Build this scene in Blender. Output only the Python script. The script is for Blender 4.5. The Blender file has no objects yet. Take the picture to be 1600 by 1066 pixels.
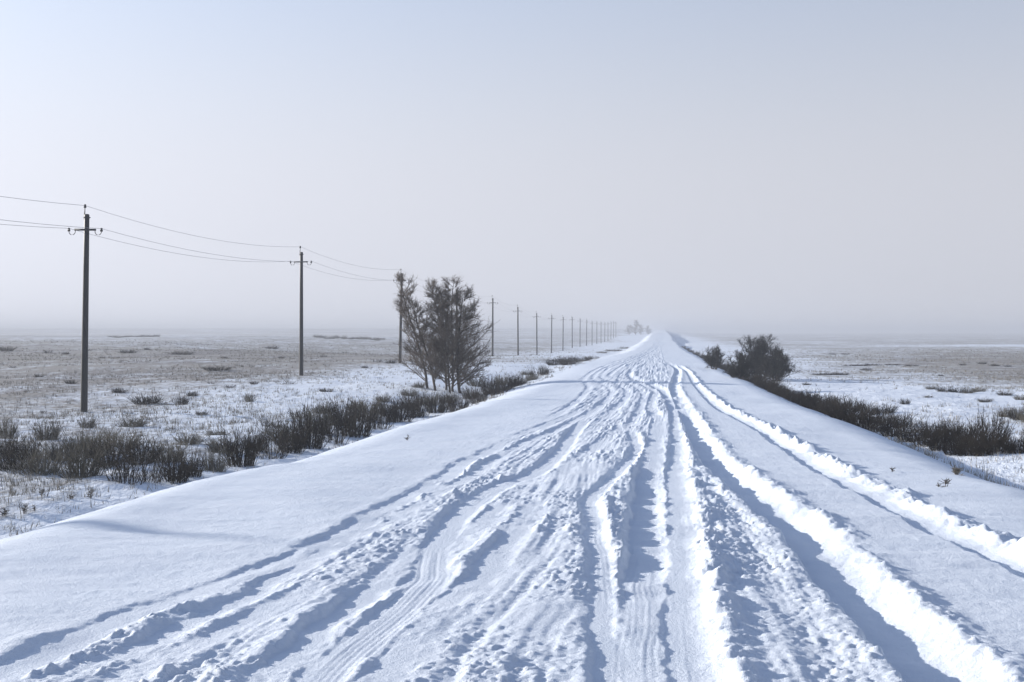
import bpy, math, random
import numpy as np
from mathutils import Vector

# ------------------------------------------------------------------ camera, sky, sun, exposure
sc = bpy.context.scene
COL = sc.collection
F_PX, CX, CY, EYE = 2000.0, 800.0, 533.0, 1.65          # photograph is 1600 px wide
YAW, PITCH = math.atan(235 / F_PX), math.atan(13 / F_PX)
cam_d = bpy.data.cameras.new('camera')
cam_d.sensor_width = 36.0
cam_d.lens = 36.0 * F_PX / 1600.0
cam_d.clip_end = 20000.0
cam_d.clip_start = 0.05
cam = bpy.data.objects.new('camera', cam_d)
cam.location = (0, 0, EYE)
cam.rotation_euler = (math.pi / 2 - PITCH, 0, YAW)
COL.objects.link(cam)
sc.camera = cam

SUN_EL, SUN_LEFT = math.radians(16.5), math.radians(67)   # sun stands 67 degrees left of the road
world = bpy.data.worlds.new('World')
sc.world = world
world.use_nodes = True
wn, wl = world.node_tree.nodes, world.node_tree.links
wn.clear()
w_out = wn.new('ShaderNodeOutputWorld')
w_bg = wn.new('ShaderNodeBackground')
w_sky = wn.new('ShaderNodeTexSky')
w_sky.sky_type = 'NISHITA'
w_sky.sun_disc = False
w_sky.sun_elevation = SUN_EL
w_sky.sun_rotation = 2 * math.pi - SUN_LEFT
w_sky.altitude = 200
w_sky.air_density = 1.2
w_sky.dust_density = 2.5
w_sky.ozone_density = 5.0
VEIL = 0.13
w_veil = wn.new('ShaderNodeMix')                          # thin even high veil of ice haze
w_veil.data_type = 'RGBA'
w_tint = wn.new('ShaderNodeMix')                          # camera white balance, whole sky alike
w_tint.data_type = 'RGBA'; w_tint.blend_type = 'MULTIPLY'; w_tint.inputs[0].default_value = 1.0
w_tint.inputs[7].default_value = (.84, 1.0, 1.16, 1)
wl.new(w_sky.outputs[0], w_tint.inputs[6])
wl.new(w_tint.outputs[2], w_veil.inputs[6])
# optical thickness of the veil grows toward the horizon somewhat faster than 1 / sin(elevation)
def w_math(op, a, b):
    m_ = wn.new('ShaderNodeMath'); m_.operation = op
    for i_, v_ in enumerate((a, b)):
        if v_ is None: continue
        if isinstance(v_, (int, float)): m_.inputs[i_].default_value = v_
        else: wl.new(v_, m_.inputs[i_])
    return m_.outputs[0]
w_tc = wn.new('ShaderNodeTexCoord'); w_sep = wn.new('ShaderNodeSeparateXYZ')
wl.new(w_tc.outputs['Generated'], w_sep.inputs[0])
w_el = w_math('POWER', w_math('MAXIMUM', w_sep.outputs[2], 0.02), 1.6)
w_fac = w_math('SUBTRACT', 1.0, w_math('EXPONENT', w_math('DIVIDE', -VEIL, w_el), None))
wl.new(w_fac, w_veil.inputs[0])
# the veil scatters forward: brighter on the sun's side
w_dot = wn.new('ShaderNodeVectorMath'); w_dot.operation = 'DOT_PRODUCT'
wl.new(w_tc.outputs['Generated'], w_dot.inputs[0])
w_dot.inputs[1].default_value = (-math.sin(SUN_LEFT) * math.cos(SUN_EL), math.cos(SUN_LEFT) * math.cos(SUN_EL), math.sin(SUN_EL))
w_ph = w_math('POWER', w_math('MULTIPLY', w_math('ADD', w_dot.outputs['Value'], 1.0), 0.5), 6.0)
w_gain = w_math('ADD', w_math('MULTIPLY', w_ph, .8), 0.90)
w_col = wn.new('ShaderNodeVectorMath'); w_col.operation = 'SCALE'
w_col.inputs[0].default_value = (4.4, 4.52, 5.0)
wl.new(w_gain, w_col.inputs['Scale'])
wl.new(w_col.outputs[0], w_veil.inputs[7])
wl.new(w_veil.outputs[2], w_bg.inputs[0])
w_bg.inputs[1].default_value = 0.12
wl.new(w_bg.outputs[0], w_out.inputs[0])

sun_d = bpy.data.lights.new('sun', 'SUN')
sun_d.energy = 5.0
sun_d.angle = math.radians(0.8)
sun_d.color = (1.0, 0.94, 0.87)
sun = bpy.data.objects.new('sun', sun_d)
S = Vector((-math.sin(SUN_LEFT) * math.cos(SUN_EL), math.cos(SUN_LEFT) * math.cos(SUN_EL), math.sin(SUN_EL)))
sun.rotation_euler = S.to_track_quat('Z', 'Y').to_euler()
sun.location = (-40, 20, 30)
COL.objects.link(sun)

sc.view_settings.view_transform = 'Standard'
sc.view_settings.look = 'None'
sc.view_settings.gamma = 1.0
sc.view_settings.use_curve_mapping = False
sc.view_settings.exposure = 0.36
sc.render.engine = 'CYCLES'
sc.cycles.use_denoising = True
sc.cycles.max_bounces = 5
sc.cycles.diffuse_bounces = 3
sc.cycles.glossy_bounces = 2
sc.cycles.volume_bounces = 1
sc.cycles.use_adaptive_sampling = True
sc.cycles.adaptive_threshold = 0.012

# ------------------------------------------------------------------ numbers: noise, terrain, pixels to ground
def _hash(ix, iy, seed):
    h = (ix.astype(np.int64) * 374761393 + iy.astype(np.int64) * 668265263 + seed * 1274126177) & 0xFFFFFFFF
    h = ((h ^ (h >> 13)) * 1274126177) & 0xFFFFFFFF
    h = ((h ^ (h >> 16)) * 2246822519) & 0xFFFFFFFF
    return ((h ^ (h >> 15)) & 0xFFFFFF) / float(0xFFFFFF)

def vnoise(x, y, seed=0):
    x, y = np.broadcast_arrays(np.asarray(x, float), np.asarray(y, float))
    ix, iy = np.floor(x), np.floor(y)
    fx, fy = x - ix, y - iy
    fx = fx * fx * fx * (fx * (fx * 6 - 15) + 10)
    fy = fy * fy * fy * (fy * (fy * 6 - 15) + 10)
    a, b = _hash(ix, iy, seed), _hash(ix + 1, iy, seed)
    c, d = _hash(ix, iy + 1, seed), _hash(ix + 1, iy + 1, seed)
    return ((a + (b - a) * fx) * (1 - fy) + (c + (d - c) * fx) * fy) * 2 - 1

def fbm(x, y, oct=4, seed=0, gain=0.5):
    r, amp, f = 0, 1.0, 1.0
    for o in range(oct):
        r = r + amp * vnoise(x * f + 17.3 * o, y * f - 9.1 * o, seed + o)
        amp *= gain
        f *= 2.03
    return r

def sstep(a, b, v):
    t = np.clip((v - a) / (b - a), 0, 1)
    return t * t * (3 - 2 * t)

def curve(pts):
    """Smooth monotone-safe interpolation through (t, v) pairs."""
    t = np.array([p[0] for p in pts], float)
    v = np.array([p[1] for p in pts], float)
    s = np.diff(v) / np.diff(t)
    m = np.zeros_like(v)
    m[1:-1] = np.where(s[:-1] * s[1:] > 0, 2 * s[:-1] * s[1:] / (s[:-1] + s[1:] + 1e-12), 0)
    m[0], m[-1] = s[0], s[-1]
    def f(q):
        q = np.clip(np.asarray(q, float), t[0], t[-1])
        i = np.clip(np.searchsorted(t, q, side='right') - 1, 0, len(t) - 2)
        h = t[i + 1] - t[i]
        u = (q - t[i]) / h
        return ((2 * u ** 3 - 3 * u ** 2 + 1) * v[i] + (u ** 3 - 2 * u ** 2 + u) * h * m[i]
                + (-2 * u ** 3 + 3 * u ** 2) * v[i + 1] + (u ** 3 - u ** 2) * h * m[i + 1])
    return f

ROAD = curve([(-60, .1), (0, .06), (10, .05), (15, -.04), (20, -.2), (28, -.33), (45, -.6), (60, -.78), (80, -.93), (100, -.98),
              (150, -1.15), (220, -1.45), (300, -1.6), (380, -1.05), (430, -1.45), (480, -1.2), (600, .3), (700, .8), (900, 1.6), (1500, 5), (3300, 7)])
LEFT = curve([(-60, -1.9), (30, -1.85), (51, -1.77), (83, -1.43), (116, -1.18), (148, -1.5), (180, -1.75), (213, -2.35), (245, -2.75),
              (300, -2.5), (500, -2.6), (640, -1.2), (900, .8), (1800, 6), (3300, 7)])
LEFT_FAR = curve([(-60, -1.9), (50, -1.85), (120, -1.3), (250, -.35), (380, .35), (450, .3), (600, -1.5), (900, -1), (1700, 7.5), (3300, 9)])
RIGHT = curve([(-60, -1.1), (10, -1.1), (30, -1.2), (50, -1.5), (90, -1.75), (200, -2.2), (300, -2.5), (500, -2.7), (900, -2.0), (1700, .5), (3300, 4)])
RIGHT_FAR = curve([(-60, -1.4), (60, -1.6), (200, -2.2), (500, -2.6), (1000, -2.3), (1800, -1.0), (3300, 1)])

def surf(x, y):
    x, y = np.broadcast_arrays(np.asarray(x, float), np.asarray(y, float))
    near = np.exp(-(np.hypot(x, y) / 500) ** 2)
    und = 0.10 * fbm(x / 9, y / 14, 3, 5) + 0.25 * fbm(x / 60, y / 60, 2, 9)
    bl = sstep(-30, -120, x)
    fl = LEFT(y) * (1 - bl) + LEFT_FAR(y) * bl
    br = sstep(12, 120, x)
    fr = RIGHT(y) * (1 - br) + RIGHT_FAR(y) * br
    fl = fl - 0.18 * np.exp(-((x + 10.3) / 2.2) ** 2) * near
    fr = fr - 0.15 * np.exp(-((x - 6.6) / 1.3) ** 2) * near
    field = np.where(x < 0, fl, fr) + und * sstep(7, 14, np.abs(x)) * np.where(y > 900, .6, 1)
    wob = 0.35 * fbm(y / 11, x * 0, 2, 21)
    tl = sstep(4.95, 9.8, -x + wob * .6)
    tr = sstep(3.6, 6.8, x + wob * .5)
    t = np.where(x < 0, tl, tr)
    crown = ROAD(y) - 0.006 * np.minimum(np.abs(x + .6), 5) ** 1.3
    crown = crown + (0.035 * fbm(x / 3.1, y / 5.0, 3, 31)) * sstep(2.4, 4.2, np.abs(x + .4))
    return crown * (1 - t) + field * t

def ray(px, py):
    a, b = (px - CX) / F_PX, (CY - py) / F_PX
    fw, up = math.cos(PITCH) + b * math.sin(PITCH), b * math.cos(PITCH) - math.sin(PITCH)
    return a * math.cos(YAW) - fw * math.sin(YAW), a * math.sin(YAW) + fw * math.cos(YAW), up

_T = np.geomspace(3, 2500, 6000)
def ground_at(px, py):
    """Where the line of sight through a photo pixel first meets the ground."""
    dx, dy, dz = ray(px, py)
    h = EYE + dz * _T - surf(dx * _T, dy * _T)
    k = np.argmax(h < 0)
    if h[k] >= 0:
        k = len(_T) - 1
    t = _T[k]
    return float(dx * t), float(dy * t)

def road_at(px, py):
    dx, dy, dz = ray(px, py)
    h = EYE + dz * _T - ROAD(dy * _T) + 0.0
    k = np.argmax(h < 0)
    t = _T[k] if h[k] < 0 else 2500
    return float(dx * t), float(dy * t)

def px_size(x, y):
    return (-x * math.sin(YAW) + y * math.cos(YAW)) / F_PX      # metres per photo pixel there

# ------------------------------------------------------------------ helpers: objects and meshes
def tag(o, label=None, cat=None, group=None, kind=None):
    if label: o['label'] = label
    if cat: o['category'] = cat
    if group: o['group'] = group
    if kind: o['kind'] = kind
    return o

def link(name, data, parent=None, loc=None):
    o = bpy.data.objects.new(name, data)
    COL.objects.link(o)
    if parent: o.parent = parent
    if loc is not None: o.location = loc
    return o

def np_mesh(name, V, Fc, mat=None, smooth=True):
    """Fc: (n,3) or (n,4) array."""
    V = np.asarray(V, np.float32); Fc = np.asarray(Fc, np.int32)
    me = bpy.data.meshes.new(name)
    n, k = Fc.shape
    me.vertices.add(len(V)); me.vertices.foreach_set('co', V.ravel())
    me.loops.add(n * k); me.loops.foreach_set('vertex_index', Fc.ravel())
    me.polygons.add(n)
    me.polygons.foreach_set('loop_start', np.arange(0, n * k, k, dtype=np.int32))
    me.polygons.foreach_set('loop_total', np.full(n, k, np.int32))
    if smooth: me.polygons.foreach_set('use_smooth', np.ones(n, bool))
    me.update(calc_edges=True)
    if mat: me.materials.append(mat)
    return me

def grid_mesh(name, xs, ys, Z, mat):
    nx, ny = len(xs), len(ys)
    X, Y = np.meshgrid(xs, ys)
    V = np.stack([X, Y, Z], -1).reshape(-1, 3)
    i = np.arange(ny - 1)[:, None] * nx + np.arange(nx - 1)[None, :]
    Fc = np.stack([i, i + 1, i + nx + 1, i + nx], -1).reshape(-1, 4)
    return np_mesh(name, V, Fc, mat)

class MB:
    """Collects tubes, sticks and boxes and links them as one mesh."""
    def __init__(s): s.V, s.F, s.n = [], [], 0
    def _add(s, V, Fc):
        s.V.append(np.asarray(V, float)); s.F.append(np.asarray(Fc, int) + s.n); s.n += len(V)
    def tube(s, P, R, sides=6, cap=True):
        P = np.asarray(P, float); n = len(P)
        R = np.broadcast_to(np.asarray(R, float), (n,))
        T = np.gradient(P, axis=0); T /= np.linalg.norm(T, axis=1)[:, None] + 1e-12
        up = np.array([0, 0, 1.0]) if abs(T[0][2]) < .9 else np.array([1.0, 0, 0])
        A = np.cross(T, up); A /= np.linalg.norm(A, axis=1)[:, None] + 1e-12
        B = np.cross(T, A)
        th = np.arange(sides) * 2 * np.pi / sides
        V = P[:, None] + R[:, None, None] * (np.cos(th)[None, :, None] * A[:, None] + np.sin(th)[None, :, None] * B[:, None])
        V = V.reshape(-1, 3); Fc = []
        for r in range(n - 1):
            for k in range(sides):
                a, b = r * sides + k, r * sides + (k + 1) % sides
                c, d = a + sides, b + sides
                Fc += [(a, d, b), (a, c, d)]
        if cap:
            V = np.vstack([V, P[0], P[-1]])
            m = n * sides
            for k in range(sides):
                Fc.append((k, (k + 1) % sides, m))
                Fc.append(((n - 1) * sides + (k + 1) % sides, (n - 1) * sides + k, m + 1))
        s._add(V, Fc)
    def sticks(s, P0, P1, r0, r1):
        """Many three-sided tapered twigs at once."""
        P0, P1 = np.asarray(P0, float), np.asarray(P1, float); n = len(P0)
        if n == 0: return
        r0 = np.broadcast_to(np.asarray(r0, float), (n,)); r1 = np.broadcast_to(np.asarray(r1, float), (n,))
        T = P1 - P0; T /= np.linalg.norm(T, axis=1)[:, None] + 1e-12
        ref = np.where(np.abs(T[:, 2:3]) < .9, np.array([[0, 0, 1.0]]), np.array([[1.0, 0, 0]]))
        A = np.cross(T, ref); A /= np.linalg.norm(A, axis=1)[:, None] + 1e-12
        B = np.cross(T, A); V = []
        for P, r in ((P0, r0), (P1, r1)):
            for k in range(3):
                th = k * 2.0944
                V.append(P + r[:, None] * (math.cos(th) * A + math.sin(th) * B))
        V = np.stack(V, 1).reshape(-1, 3)
        q = []
        for k in range(3):
            j = (k + 1) % 3
            q += [(k, 3 + j, j), (k, 3 + k, 3 + j)]
        Fc = (np.arange(n)[:, None, None] * 6 + np.array(q)[None]).reshape(-1, 3)
        s._add(V, Fc)
    def lathe(s, base, prof, sides=12):
        P = [(base[0], base[1], base[2] + h) for h, _ in prof]
        s.tube(P, [r for _, r in prof], sides)
    def box(s, c, h, tilt=0):
        c, h = np.array(c, float), np.array(h, float)
        V = c + h * np.array([(x, y, z) for x in (-1, 1) for y in (-1, 1) for z in (-1, 1)])
        q = [(0, 1, 3, 2), (4, 6, 7, 5), (0, 4, 5, 1), (2, 3, 7, 6), (0, 2, 6, 4), (1, 5, 7, 3)]
        Fc = []
        for a, b, c2, d in q: Fc += [(a, b, c2), (a, c2, d)]
        s._add(V, Fc)
    def mesh(s, name, mat, smooth=True):
        return np_mesh(name, np.vstack(s.V), np.vstack(s.F), mat, smooth)
    def build(s, name, mat, parent=None, loc=None, smooth=True):
        return link(name, s.mesh(name, mat, smooth), parent, loc)

# ------------------------------------------------------------------ materials
def mat_new(name):
    m = bpy.data.materials.new(name); m.use_nodes = True
    return m, m.node_tree.nodes, m.node_tree.links, m.node_tree.nodes['Principled BSDF']

def ramp(n, stops):
    r = n.new('ShaderNodeValToRGB'); e = r.color_ramp.elements
    while len(e) < len(stops): e.new(.5)
    for el, (p, c) in zip(e, stops):
        el.position = p; el.color = (*c, 1) if len(c) == 3 else c
    return r

def noise(n, l, vec, scale, detail=4, rough=.55):
    t = n.new('ShaderNodeTexNoise'); t.inputs['Scale'].default_value = scale
    t.inputs['Detail'].default_value = detail; t.inputs['Roughness'].default_value = rough
    l.new(vec, t.inputs['Vector']); return t

def mix(n, l, fac, a, b):
    m = n.new('ShaderNodeMix'); m.data_type = 'RGBA'
    for sock, v in ((m.inputs[0], fac), (m.inputs[6], a), (m.inputs[7], b)):
        if hasattr(v, 'is_linked'): l.new(v, sock)
        else: sock.default_value = v if isinstance(v, float) else (*v, 1)
    return m.outputs[2]

def mat_snow():
    m, n, l, b = mat_new('trodden_snow')
    g = n.new('ShaderNodeNewGeometry')
    a = noise(n, l, g.outputs['Position'], 1.3, 5)
    r = ramp(n, [(.3, (.69, .745, .81)), (.7, (.74, .785, .84))]); l.new(a.outputs[0], r.inputs[0])
    l.new(r.outputs[0], b.inputs['Base Color'])
    b.inputs['Roughness'].default_value = .62
    b.inputs['Specular IOR Level'].default_value = .28
    n1 = noise(n, l, g.outputs['Position'], 44, 5, .7)
    n2 = noise(n, l, g.outputs['Position'], 150, 2, .6)
    ad = n.new('ShaderNodeMath'); ad.operation = 'MULTIPLY_ADD'; ad.inputs[1].default_value = .35
    l.new(n2.outputs[0], ad.inputs[0]); l.new(n1.outputs[0], ad.inputs[2])
    bp = n.new('ShaderNodeBump'); bp.inputs['Strength'].default_value = .8; bp.inputs['Distance'].default_value = .014
    l.new(ad.outputs[0], bp.inputs['Height']); l.new(bp.outputs[0], b.inputs['Normal'])
    return m

def mat_field():
    m, n, l, b = mat_new('snow_over_dry_grass')
    g = n.new('ShaderNodeNewGeometry')
    mp = n.new('ShaderNodeMapping'); mp.inputs['Scale'].default_value = (1, .55, 1)
    l.new(g.outputs['Position'], mp.inputs[0])
    v = mp.outputs[0]
    big = noise(n, l, v, .022, 5, .6)
    mid = noise(n, l, v, .35, 5, .65)
    fine = noise(n, l, v, 2.6, 5, .7)
    at = n.new('ShaderNodeAttribute'); at.attribute_name = 'cover'
    # grass cover = cover + variation
    s1 = n.new('ShaderNodeMath'); s1.operation = 'MULTIPLY_ADD'; s1.inputs[1].default_value = .9; s1.inputs[2].default_value = -.45
    l.new(big.outputs[0], s1.inputs[0])
    s2 = n.new('ShaderNodeMath'); s2.operation = 'MULTIPLY_ADD'; s2.inputs[1].default_value = 1.1
    l.new(mid.outputs[0], s2.inputs[0]); l.new(s1.outputs[0], s2.inputs[2])
    s3 = n.new('ShaderNodeMath'); s3.operation = 'MULTIPLY_ADD'; s3.inputs[1].default_value = 1.3
    l.new(fine.outputs[0], s3.inputs[0]); l.new(s2.outputs[0], s3.inputs[2])
    s4 = n.new('ShaderNodeMath'); s4.operation = 'ADD'
    l.new(s3.outputs[0], s4.inputs[0]); l.new(at.outputs['Fac'], s4.inputs[1])
    mk = n.new('ShaderNodeMapRange'); mk.inputs[1].default_value = 1.55; mk.inputs[2].default_value = 2.0
    l.new(s4.outputs[0], mk.inputs[0])
    tint = noise(n, l, v, .09, 3)
    gr = ramp(n, [(.3, (.19, .175, .165)), (.55, (.28, .262, .235)), (.75, (.24, .23, .19))]); l.new(tint.outputs[0], gr.inputs[0])
    c = mix(n, l, mk.outputs[0], (.73, .775, .83), gr.outputs[0])
    l.new(c, b.inputs['Base Color'])
    b.inputs['Roughness'].default_value = .75
    b.inputs['Specular IOR Level'].default_value = .2
    bp = n.new('ShaderNodeBump'); bp.inputs['Strength'].default_value = .8; bp.inputs['Distance'].default_value = .12
    l.new(s3.outputs[0], bp.inputs['Height']); l.new(bp.outputs[0], b.inputs['Normal'])
    return m

def mat_twig(name, lo, hi, scale=3.0, rough=.8):
    m, n, l, b = mat_new(name)
    oi = n.new('ShaderNodeObjectInfo')
    tc = n.new('ShaderNodeTexCoord')
    a = noise(n, l, tc.outputs['Object'], scale, 3)
    r = ramp(n, [(.35, lo), (.65, hi)]); l.new(a.outputs[0], r.inputs[0])
    hs = n.new('ShaderNodeHueSaturation')
    mr = n.new('ShaderNodeMapRange'); mr.inputs[3].default_value = .75; mr.inputs[4].default_value = 1.3
    l.new(oi.outputs['Random'], mr.inputs[0]); l.new(mr.outputs[0], hs.inputs['Value'])
    l.new(r.outputs[0], hs.inputs['Color']); l.new(hs.outputs[0], b.inputs['Base Color'])
    b.inputs['Roughness'].default_value = rough
    b.inputs['Specular IOR Level'].default_value = .2
    return m

def mat_pole():
    m, n, l, b = mat_new('weathered_pole')
    tc = n.new('ShaderNodeTexCoord')
    mp = n.new('ShaderNodeMapping'); mp.inputs['Scale'].default_value = (14, 14, .6); l.new(tc.outputs['Object'], mp.inputs[0])
    a = noise(n, l, mp.outputs[0], 1.0, 6, .7)
    r = ramp(n, [(.3, (.008, .008, .008)), (.7, (.026, .025, .025))]); l.new(a.outputs[0], r.inputs[0])
    sp = n.new('ShaderNodeSeparateXYZ'); l.new(tc.outputs['Object'], sp.inputs[0])
    ad = n.new('ShaderNodeMath'); ad.operation = 'MULTIPLY_ADD'; ad.inputs[1].default_value = .8; l.new(a.outputs[0], ad.inputs[0]); l.new(sp.outputs[2], ad.inputs[2])
    mr = n.new('ShaderNodeMapRange'); mr.inputs[1].default_value = 2.9; mr.inputs[2].default_value = 3.2; l.new(ad.outputs[0], mr.inputs[0])
    c = mix(n, l, mr.outputs[0], (.012, .012, .010), r.outputs[0])     # tarred foot
    l.new(c, b.inputs['Base Color']); b.inputs['Roughness'].default_value = .55
    bp = n.new('ShaderNodeBump'); bp.inputs['Strength'].default_value = .5; bp.inputs['Distance'].default_value = .01
    l.new(a.outputs[0], bp.inputs['Height']); l.new(bp.outputs[0], b.inputs['Normal'])
    return m

def mat_plain(name, col, rough=.5, metal=0, var=.2):
    m, n, l, b = mat_new(name)
    tc = n.new('ShaderNodeTexCoord'); a = noise(n, l, tc.outputs['Object'], 25, 4)
    r = ramp(n, [(.3, tuple(c * (1 - var) for c in col)), (.7, tuple(min(1, c * (1 + var)) for c in col))])
    l.new(a.outputs[0], r.inputs[0]); l.new(r.outputs[0], b.inputs['Base Color'])
    b.inputs['Roughness'].default_value = rough; b.inputs['Metallic'].default_value = metal
    return m

M_SNOW, M_FIELD, M_POLE = mat_snow(), mat_field(), mat_pole()
M_IRON = mat_plain('dark_iron', (.03, .03, .032), .6)
M_INSUL = mat_plain('dark_insulator_glaze', (.025, .022, .022), .3)
M_WIRE = mat_plain('aluminium_wire', (.22, .22, .23), .6)
M_SHRUB = mat_twig('dark_shrub_twigs', (.012, .009, .007), (.038, .030, .021))
M_FROST = mat_twig('frosted_shrub_twigs', (.085, .078, .060), (.17, .155, .12))
M_BARK = mat_twig('tree_bark', (.055, .045, .038), (.12, .10, .085), 6)
M_TWIG = mat_twig('tree_twigs', (.10, .078, .060), (.21, .17, .13), 2)
M_BUSH = mat_twig('big_bush_twigs', (.011, .010, .008), (.034, .031, .024), 2)
M_GRASS = mat_twig('dry_frosted_grass', (.20, .18, .145), (.36, .33, .28), .5)
M_WEED = mat_twig('dry_weed', (.05, .04, .03), (.12, .10, .075), 8)

# ------------------------------------------------------------------ the snowed-over road with its ruts
# left edge of every rut as seen in the photograph; (depth, floor width, ramp width, left berm, right berm, tread)
TRACKS = {
 'R1': ([(1700, 950), (1600, 897), (1480, 840), (1350, 775), (1280, 735), (1220, 700), (1170, 665), (1110, 632), (1085, 605), (1072, 583), (1060, 573), (1042, 568)], 0.05, 0.1, 0.3, 0.0, 0.075, 0),
 'R2': ([(1450, 1110), (1394, 1050), (1334, 970), (1270, 902), (1232, 850), (1180, 797), (1124, 749), (1090, 715), (1072, 680), (1062, 650), (1052, 625), (1046, 608), (1050, 592), (1054, 577), (1040, 567)], 0.095, 0.24, 0.28, 0.02, 0.035, 0),
 'C': ([(1035, 1100), (1035, 1050), (1031, 960), (1033, 880), (1035, 800), (1040, 720), (1046, 670), (1045, 640)], 0.03, 0.17, 0.18, 0.006, 0.05, 1),
 'D': ([(950, 1100), (950, 1030), (960, 920), (967, 880), (979, 806), (993, 727), (1008, 690), (1018, 655)], 0.062, 0.24, 0.2, 0.015, 0.0, 1),
 'E': ([(911, 1100), (911, 1029), (913, 926), (907, 823), (906, 778), (935, 751), (969, 720), (985, 700), (982, 685), (975, 672)], 0.026, 0.15, 0.09, 0.008, 0.036, 1),
 'F': ([(400, 1095), (450, 1048), (500, 1010), (550, 974), (591, 943), (629, 906), (655, 850), (681, 809), (715, 778), (770, 751), (815, 737), (862, 700), (885, 672), (905, 655)], 0.03, 0.24, 0.14, 0.008, 0.016, 1),
 'K': ([(600, 930), (698, 837), (742, 802), (791, 758), (828, 739), (883, 695), (900, 681), (945, 646)], 0.024, 0.16, 0.2, 0.01, 0.014, 0),
 'L': ([(545, 1060), (640, 960), (735, 880), (794, 808), (821, 777), (845, 750), (893, 712), (935, 684), (965, 662)], 0.02, 0.2, 0.15, 0.018, 0.0, 0),
 'G': ([(320, 1100), (371, 1046), (435, 1005), (487, 956), (544, 918), (590, 885), (640, 840)], 0.022, 0.18, 0.16, 0.016, 0.012, 0),
 'H': ([(120, 1066), (195, 1031), (292, 990), (380, 950), (470, 905)], 0.015, 0.14, 0.18, 0.014, 0.006, 0),
 'J': ([(20, 1062), (70, 1050), (100, 1035), (165, 1015), (210, 990), (300, 948), (330, 935), (390, 905), (440, 882), (490, 855), (530, 840), (560, 825), (620, 795), (670, 767), (725, 740), (760, 715), (814, 688), (859, 671), (910, 646)], 0.018, 0.12, 0.2, 0.02, 0.0, 0),
 'I': ([(-60, 1050), (0, 1025), (150, 960), (200, 945), (320, 903), (410, 870), (460, 850), (570, 797), (620, 770), (670, 746), (711, 719), (794, 681), (859, 657), (900, 640)], 0.018, 0.24, 0.12, 0.005, 0.014, 0),
 's1': ([(864, 645), (895, 625), (913, 606), (908, 592), (922, 580), (950, 568), (990, 555), (1012, 545), (1021, 539), (1026, 536)], 0.035, 0.18, 0.2, 0.012, 0.02, 0),
 's2': ([(940, 648), (968, 625), (975, 612), (955, 597), (935, 588), (945, 577), (975, 565), (1005, 553), (1021, 544), (1028, 538)], 0.035, 0.16, 0.2, 0.012, 0.02, 0),
 's3': ([(905, 650), (935, 630), (950, 612), (935, 598), (922, 589), (934, 579), (962, 567), (998, 554), (1016, 545), (1024, 538)], 0.03, 0.16, 0.2, 0.012, 0.02, 0),
 's4': ([(1046, 645), (1030, 612), (1005, 598), (982, 590), (978, 583), (985, 576)], 0.06, 0.22, 0.3, 0.01, 0.045, 0),
 's5': ([(1018, 655), (1008, 632), (1018, 612), (1000, 602), (975, 595)], 0.045, 0.18, 0.22, 0.015, 0.025, 0),
 's6': ([(975, 665), (992, 640), (1000, 620), (988, 604), (965, 594), (950, 584), (968, 572), (1003, 557), (1022, 547), (1030, 539)], 0.035, 0.16, 0.2, 0.012, 0.02, 0),
}
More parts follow.
